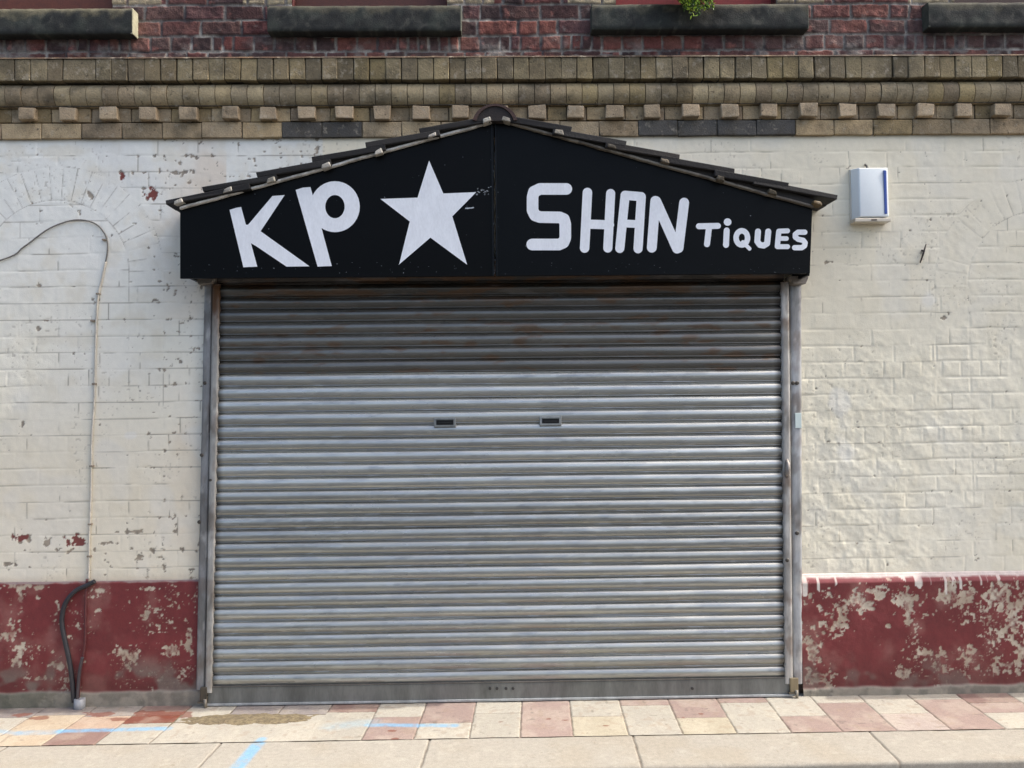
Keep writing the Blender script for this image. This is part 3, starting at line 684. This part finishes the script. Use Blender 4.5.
# ------------------------------------------------------------------ cables on the left wall
wc = empty('wall_cable', (W(92, 580)[0], 0, W(92, 580)[1]), 'thin cable looping over the cream wall and dropping to the red dado', 'cable')
pp = [(-260, 300), (-120, 292), (0, 261), (25, 247), (50, 229), (75, 220.5), (95, 223.5), (106, 235), (108.5, 248), (106.5, 262)]
m = MB(); m.tube(spline([(W(*p)[0], -.009, W(*p)[1]) for p in pp], 6), .0042, tuple(lin('6f6c66')), 7); m.build('bare_length', M_cable, wc)
pp = [(106.5, 262), (103, 278), (98.5, 300), (96.5, 340), (95, 400), (92.5, 440), (91.5, 500), (90, 540), (89.5, 581)]
m = MB(); m.tube(spline([(W(*p)[0], -.008, W(*p)[1]) for p in pp], 6), .0062, tuple(lin('c6bfb0')), 7); m.build('painted_length', M_cable, wc)
for px, py in ((105, 240), (99, 294), (93.5, 321), (95, 384), (92.5, 466), (91, 524), (90, 556)):
    x, z = W(px, py); m = MB(); m.box(x-.011, x+.011, -.016, .003, z-.005, z+.005, tuple(lin('8a7d6c')), .002); m.build('clip', M_cable, wc)
pc = empty('power_cable', (W(79, 704)[0], 0, 0), 'black cables bending down the red dado into a grey pipe in the paving', 'cable')
def yd(p): return -.024
pp = [(97.5, 580), (90, 584), (78, 590), (68.5, 602), (65, 618), (67, 634), (71, 652), (74.5, 672), (77, 700)]
m = MB(); m.tube(spline([(W(*p)[0], -.032, W(*p)[1]) for p in pp], 6), .0125, tuple(lin('2c2c30')), 10); m.build('thick_cable', M_cable, pc)
pp = [(89.5, 578), (88, 600), (87.5, 640), (85.5, 655), (82.5, 675), (80.5, 700)]
m = MB(); m.tube(spline([(W(*p)[0], -.026, W(*p)[1]) for p in pp], 6), .007, tuple(lin('54282a')), 8); tag(m.build('thin_cable', M_cable, pc), 'thin cable painted over dark red')
pp = [(85.5, 655), (82.5, 670), (80.0, 700)]
m = MB(); m.tube(spline([(W(*p)[0]+.004, -.040, W(*p)[1]) for p in pp], 6), .009, tuple(lin('3a3438')), 8); m.build('cable_sleeve', M_cable, pc)
x, z = W(79.5, 700, -.04); m = MB(); m.tube([(x, -.038, -.01), (x, -.038, .052), (x, -.038, .053)], .03, tuple(lin('8f9296')), 16, [.031, .029, .024]); m.build('pipe_stub', M_plast, pc)

# ------------------------------------------------------------------ spike and small fixings on the right wall
a = W(926, 244, -.02); b = W(920, 263, -.004)
m = MB(); m.tube([(b[0], -.006, b[1]), ((a[0]+b[0])/2, -.016, (a[1]+b[1])/2), (a[0], -.022, a[1])], .005, tuple(lin('3d352e')), 7, [.003, .006, .0035])
q = W(923.5, 250.5, -.01); m.tube([(q[0]-.012, -.014, q[1]), (q[0]+.014, .004, q[1]-.004)], .005, tuple(lin('3d352e')), 7)
tag(m.build('iron_spike', M_cable), 'rusty iron spike driven into the cream wall right of the alarm box', 'spike')

# ------------------------------------------------------------------ trailing plant on the third sill
px_, pz_ = W(692, 0, -.06); zs = W(692, 4, -.06)[1]
pl = empty('trailing_plant', (px_, -.02, zs+.012), 'bright green leafy plant trailing over the window sill edge', 'plant')
m = MB(); n = 18; prof = [(.055, 0), (.075, .11), (.082, .11), (.082, .13), (.070, .13), (.066, .10)]
rings = [[m.bm.verts.new((px_+r*math.cos(2*PI*k/n), -.03+r*math.sin(2*PI*k/n)*.7, zs+.014+z)) for k in range(n)] for r, z in prof]
for A, B in zip(rings, rings[1:]):
    for k in range(n): m.bm.faces.new((A[k], A[(k+1) % n], B[(k+1) % n], B[k]))
m.bm.faces.new(rings[0][::-1]); m.bm.faces.new(rings[-1])
for v in m.bm.verts: v[m.c] = (*lin('6b3a2c'), 1)
m.build('pot', M_wood, pl, True)
m = MB(); random.seed(5)
LC = [lin(h) for h in ('6a8f26', '93b032', '4c6a22', 'a9c23c', '3a561d', 'bccf4c')]
def leaf(p, d, w, ln, c):
    d = d.normalized(); s = d.orthogonal().normalized(); s.rotate(Matrix.Rotation(random.uniform(0, 6.3), 3, d))
    u = d.cross(s)*.15*ln
    vs = [m.bm.verts.new(p), m.bm.verts.new(p+d*ln*.45+s*w+u), m.bm.verts.new(p+d*ln), m.bm.verts.new(p+d*ln*.45-s*w+u)]
    m.bm.faces.new(vs)
    for v in vs: v[m.c] = (*c, 1)
for k in range(90):
    x = px_+random.gauss(0, .095); dr = random.uniform(.01, .15)*max(.15, 1-abs(x-px_)/.17)
    p0 = Vector((x*.7+px_*.3, -.05, zs+.12)); p1 = Vector((x, -.135-random.uniform(0, .05), zs+.07)); p2 = Vector((x+random.uniform(-.03, .03), -.14-random.uniform(0, .03), zs+.02-dr))
    sp = spline([p0, p1, p2], 8)
    m.tube(sp[::3]+[sp[-1]], .0012, tuple(lin('3c4a20')), 4)
    for q in sp[2:]:
        for _ in range(3): leaf(q, Vector((random.uniform(-1, 1), random.uniform(-.8, .3), random.uniform(-1, .3))), random.uniform(.004, .008), random.uniform(.014, .028), random.choice(LC))
m.build('foliage', M_leaf, pl)

# ------------------------------------------------------------------ ground
SK = .047                                                # the slab joints run slightly askew to the wall
YK = -G(512, 737.5)[1] if False else G(512, 737.5)[1]
YE = G(700, 765.5)[1]
def pavement():
    xs = [764-762, 0]
    jl = [-2, 49, 100, 147, 195, 241, 288, 335, 382, 428, 477, 522, 569, 618, 666, 714, 762, 807, 855, 903, 951, 1002, 1052]
    jx = [G(p, 698+(512-p)*.0165)[0] for p in jl]; 
    y0 = 0
    jx = [x+SK*(G(p, 698+(512-p)*.0165)[1]-0)*-1 for x, p in zip(jx, jl)]
    pt = jx[1]-jx[0]
    while jx[0] > -7: jx.insert(0, jx[0]-.27)
    while jx[-1] < 7: jx.append(jx[-1]+.27)
    jx = np.array(jx)
    us = axis(-3.3, 3.3, .005, -7, 7); vs = np.arange(YK+.002, .03, .005)
    X, Y = np.meshgrid(us, vs, indexing='ij')
    Xs = X-SK*Y
    k = np.clip(np.searchsorted(jx, Xs)-1, 0, len(jx)-2)
    dx = np.minimum(Xs-jx[k], jx[k+1]-Xs)
    bare = (Xs > jx[0]) & (Xs > G(205, 706)[0]) & (Xs < G(372, 703)[0]) & (Y < .3*YK)
    dx = np.where(bare, .1, dx)
    dep = -Y/(-YK)                                        # 0 at wall .. 1 at kerb
    base = {v: i for i, v in enumerate([0])}
    i0 = int(np.searchsorted(jx, G(0, 706)[0]))-1
    P_, Q_, R_, N_ = lin('948178'), lin('a49e91'), lin('a39a86'), lin('806860')
    Gy = lin('857d78')  # grey for slab ends by the wall, their shade painted into the colour
    cols = {0: [(.3, Gy), (1, Q_)], 1: [(.25, Gy), (1, lin('aa9a84'))], 2: [(.3, Gy), (.62, lin('a8927f')), (1, N_)], 3: [(.3, lin('806a62')), (.5, lin('75473a')), (1, Q_)], 4: [(.5, Q_), (1, Q_)],  # first pieces of these left columns carry the painted shade by the wall
            5: [(.4, Gy), (1, Q_)], 6: [(.35, Gy), (1, Q_)], 7: [(.3, N_), (1, Q_)], 8: [(.45, Q_), (1, P_)], 9: [(.62, P_), (1, Q_)], 10: [(.4, Q_), (1, Q_)], 11: [(1, P_)], 12: [(.52, Q_), (1, R_)],
            13: [(.25, P_), (1, Q_)], 14: [(.6, P_), (1, R_)], 15: [(.22, P_), (1, Q_)], 16: [(.6, Q_), (1, P_)], 17: [(.27, Q_), (1, P_)], 18: [(.58, Q_), (1, lin('a0938a'))], 19: [(.22, Q_), (1, P_)],
            20: [(.33, N_), (.6, P_), (1, Q_)], 21: [(.5, Q_), (1, Q_)]}
    C = np.zeros(X.shape+(3,)); dy = np.full(X.shape, 9.)
    for j in range(len(jx)-1):
        cc = cols.get(j-i0+0) or [(random.choice([.25, .4, .55]), random.choice([P_, Q_, R_])), (1, random.choice([P_, Q_, Q_]))]
        sel = k == j; lo = 0
        for hi, c in cc:
            s2 = sel & (dep >= lo-.05) & (dep <= hi+.001) if lo == 0 else sel & (dep > lo) & (dep <= hi+.05)
            C[s2] = np.array(c)*random.uniform(.94, 1.05)
            if hi < 1: dy = np.where(sel, np.minimum(dy, np.abs(dep-hi)*-YK), dy)
            lo = hi
    e = np.minimum(dx, dy)+(fbm(X, Y, .02, 3, 3)-.5)*.003
    jt = 1-ss(.0015, .0045, e)
    Z = -jt*.005+(fbm(X, Y, .08, 5, 4)-.5)*.0035
    n = fbm(X, Y, .1, 6, 4)
    C = mixc(C, ss(.4, .7, n)*.22, lin('c0b7a4')); C = mixc(C, ss(.6, .75, fbm(X, Y, .04, 9, 4))*.3, lin('8f7c68'))
    C = mixc(C, ss(.80, .86, vn(X, Y, .012, 4)*.7+.3*fbm(X, Y, .1, 2, 3))*.4, lin('6a5f52')); C = mixc(C, ss(.9, .94, vn(X, Y, .03, 9))*.35, lin('5e574f'))
    C = mixc(C, jt*.75, lin('5c5044'))
    def seg(p, q, w, seed, soft=.012):
        a = np.array(G(*p)); b = np.array(G(*q)); d = b-a; t = np.clip(((X-a[0])*d[0]+(Y-a[1])*d[1])/(d@d), 0, 1)
        r = np.hypot(X-a[0]-t*d[0], Y-a[1]-t*d[1])
        return ss(w+soft, w-soft, r)*(.55+.45*ss(.25, .5, fbm(X, Y, .03, seed, 3)))
    for args in (((60, 731), (168, 728.5), .022, 3), ((20, 733), (60, 732), .03, 8), ((368, 725), (455, 725.5), .020, 4), ((255, 745), (262, 739), .022, 5), ((-40, 728), (20, 733), .02, 8)):
        C = mixc(C, seg(*args)*(.66 if args[3] != 8 else .35), lin('6fa3c4'))
    C = mixc(C, seg((330, 727), (372, 722), .04, 2, .04)*.35, lin('8fb0bf'))
    # brown spills
    st = np.zeros_like(X)
    for (px, py, rx, ry) in ((20, 715, 14, 3), (40, 718, 10, 3), (100, 714, 22, 3), (120, 719, 14, 2.5), (165, 714, 30, 3), (150, 712, 20, 2), (180, 716, 18, 2.5), (683, 718, 3, 1), (701, 714, 3, 1), (606, 726, 5, 1), (548, 719, 3, .8), (566, 720, 4, .8), (392, 731, 4, 1), (396, 739, 4, 1.5), (500, 722, 3, .8)):
        x, y = G(px, py); x2, y2 = G(px, py+ry); wy = abs(y2-y)
        st = np.maximum(st, 1-.5*np.hypot((X-x)/(rx/S), (Y-y)/wy))
    C = mixc(C, ss(.58, .66, st+(fbm(X, Y, .04, 12, 4)-.5)*.7)*.7, lin('713a2a'))
    # mottled green-grey darkening close to the wall
    x2 = G(150, 700)[0]
    C = mixc(C, ss(-.07, -.01, Y)*ss(.35, .6, fbm(X, Y, .06, 2, 4))*.6, lin('55534a'))
    tag(grid('pavement', us, vs, np.stack([X, Y, Z], -1), C, M_pave), kind='structure', label='pink and cream stone slab pavement in front of the shutter')
pavement()
# kerb stones
def kerb():
    jk = [G(p, q)[0]-SK*YK for p, q in ((218, 747), (429, 742.5), (634, 738.5), (873, 735))]
    while jk[0] > -7: jk.insert(0, jk[0]-1.05)
    while jk[-1] < 7: jk.append(jk[-1]+1.05)
    jk = np.array(jk)
    prof = [(YK-.002, -.02), (YK-.003, -.003)]+[(y, 0.) for y in np.arange(YK-.007, YE+.018, -.006)]+[(YE+.016-.016*math.sin(a), -.016+.016*math.cos(a)) for a in (0.01, .4, .8, 1.2, 1.57)]+[(YE, -.05), (YE, -.09), (YE, -.14)]
    us = axis(-3.3, 3.3, .006, -7, 7); ts = np.arange(len(prof)); X, T = np.meshgrid(us, ts, indexing='ij')
    Y = np.array([p[0] for p in prof])[T]; Z = np.array([p[1] for p in prof])[T]
    Xs = X-SK*Y; k = np.clip(np.searchsorted(jk, Xs)-1, 0, len(jk)-2)
    d = np.minimum(Xs-jk[k], jk[k+1]-Xs)+(fbm(X, Y, .02, 3, 3)-.5)*.004
    jt = 1-ss(.002, .006, d)
    C = np.zeros(X.shape+(3,))+lin('9c968a'); C = C*(.95+.1*rnd(k, k, 3))[..., None]
    C = mixc(C, ss(.45, .75, fbm(X, Y-Z, .25, 6, 4))*.35, lin('968b78')); C = mixc(C, ss(.6, .75, fbm(X, Y-Z, .05, 9, 4))*.25, lin('b3ad9f'))
    C = mixc(C, ss(.80, .86, vn(X, Y, .011, 4)*.7+.3*fbm(X, Y, .1, 2, 3))*.4, lin('7a6c5a'))
    C = mixc(C, ss(-.05, -.14, Z)*.5, lin('6d675d')); C = mixc(C, ss(YE+.03, YE+.004, Y+.02*(fbm(X, Y, .04, 7, 3)-.5))*.35, lin('8a8376'))
    a = np.array(G(262, 739)); b = np.array(G(236, 769)); q = b-a; t = np.clip(((X-a[0])*q[0]+(Y-a[1])*q[1])/(q@q), 0, 1)
    r = np.hypot(X-a[0]-t*q[0], Y-a[1]-t*q[1])
    C = mixc(C, ss(.045, .018, r)*(.5+.5*ss(.3, .5, fbm(X, Y, .03, 8, 3)))*.75, lin('6fa3c4'))
    C = mixc(C, jt*.7, lin('5c5044'))
    Z = Z-jt*.006-(fbm(X, Y-Z, .07, 5, 4)-.5)*.004*(T > 1)
    tag(grid('kerb', us, ts, np.stack([X, Y, Z], -1), C, M_pave, flip=True), kind='structure', label='long cream kerb stones along the pavement edge')
kerb()
m = MB(); m.box(-7, 7, YE+.01, .02, -.30, -.012, tuple(lin('5c5044'))); tag(m.build('pavement_bed', M_pave), kind='structure')
m = MB(); m.box(-300, 300, -300, YE+.002, -.5, -.12); tag(m.build('road', M_asph), kind='structure', label='grey asphalt road below the kerb')
m = MB(); m.box(-300, 300, YE+.004, 300, -.6, -.31, tuple(lin('6a6358'))); tag(m.build('ground', M_pave), kind='structure')
# spilled sand
cx, cy = G(247, 719); us = np.linspace(-1, 1, 160); X, Y = np.meshgrid(us*.55, us*.15, indexing='ij')
r = np.hypot(X/.44, Y/.085)+(fbm(X, Y, .06, 3, 4)-.5)*.5; h = ss(1.1, .3, r)*.010-.0025+(fbm(X, Y, .01, 5, 2)-.5)*.003*ss(1.2, .6, r)
C = np.zeros(X.shape+(3,))+lin('6f6350'); C = mixc(C, ss(.3, .7, fbm(X, Y, .012, 7, 3)), lin('877a60')); C = mixc(C, ss(1.0, .8, r)*0+ss(.8, 1.05, r)*.5, lin('564d42'))
tag(grid('spilled_sand', None, None, np.stack([X+cx+.0*Y, Y+cy, h], -1), C, M_sand, None, r < 1.35), 'thin patch of brown sand spilled on the slabs below the shutter', 'sand', kind='stuff')

# ------------------------------------------------------------------ added box right of the frame, unseen, put there to shade the paving corner
nb = empty('shade_box', (5.3, 0, 2.5), 'plain dark box added out of view on the right to shade the paving', 'shadow caster')
m = MB(); m.box(4.42, 6.4, -.235, -.215, 2.42, 2.95, tuple(lin('25282a')), .003); m.build('front_panel', M_black, nb)
m = MB(); m.box(4.40, 6.42, -.26, .012, 2.955, 2.985, tuple(lin('3a3632')), .004); m.build('capping', M_tile, nb)
for xx in (4.42, 6.38):
    m = MB(); m.box(xx, xx+.02, -.214, .012, 2.42, 2.954, tuple(lin('25282a')), .002); m.build('end_panel', M_black, nb)
# ------------------------------------------------------------------ light
Sd = Vector((.655, -.040, .755)).normalized()
el = math.asin(Sd.z); az = math.atan2(Sd.x, Sd.y)
w = bpy.data.worlds.new('World'); sc.world = w; w.use_nodes = True; nt = w.node_tree
sk = nt.nodes.new('ShaderNodeTexSky'); sk.sky_type = 'NISHITA'; sk.sun_disc = False; sk.sun_elevation = el; sk.sun_rotation = az
sk.air_density = 1.0; sk.dust_density = 6.0; sk.ozone_density = 1.6
nt.links.new(sk.outputs[0], nt.nodes['Background'].inputs[0]); nt.nodes['Background'].inputs[1].default_value = .15
ld = bpy.data.lights.new('sun', 'SUN'); ld.energy = 1.9; ld.angle = math.radians(.53); ld.color = (1, .965, .90)
lo = bpy.data.objects.new('sun', ld); col.objects.link(lo); lo.rotation_euler = Sd.to_track_quat('Z', 'Y').to_euler(); lo.location = (3, -3, 8)
vs_ = sc.view_settings; vs_.view_transform = 'Standard'; vs_.look = 'None'; vs_.gamma = 1; vs_.exposure = 1.16; vs_.use_curve_mapping = False
sc.cycles.max_bounces = 6; sc.cycles.use_denoising = True
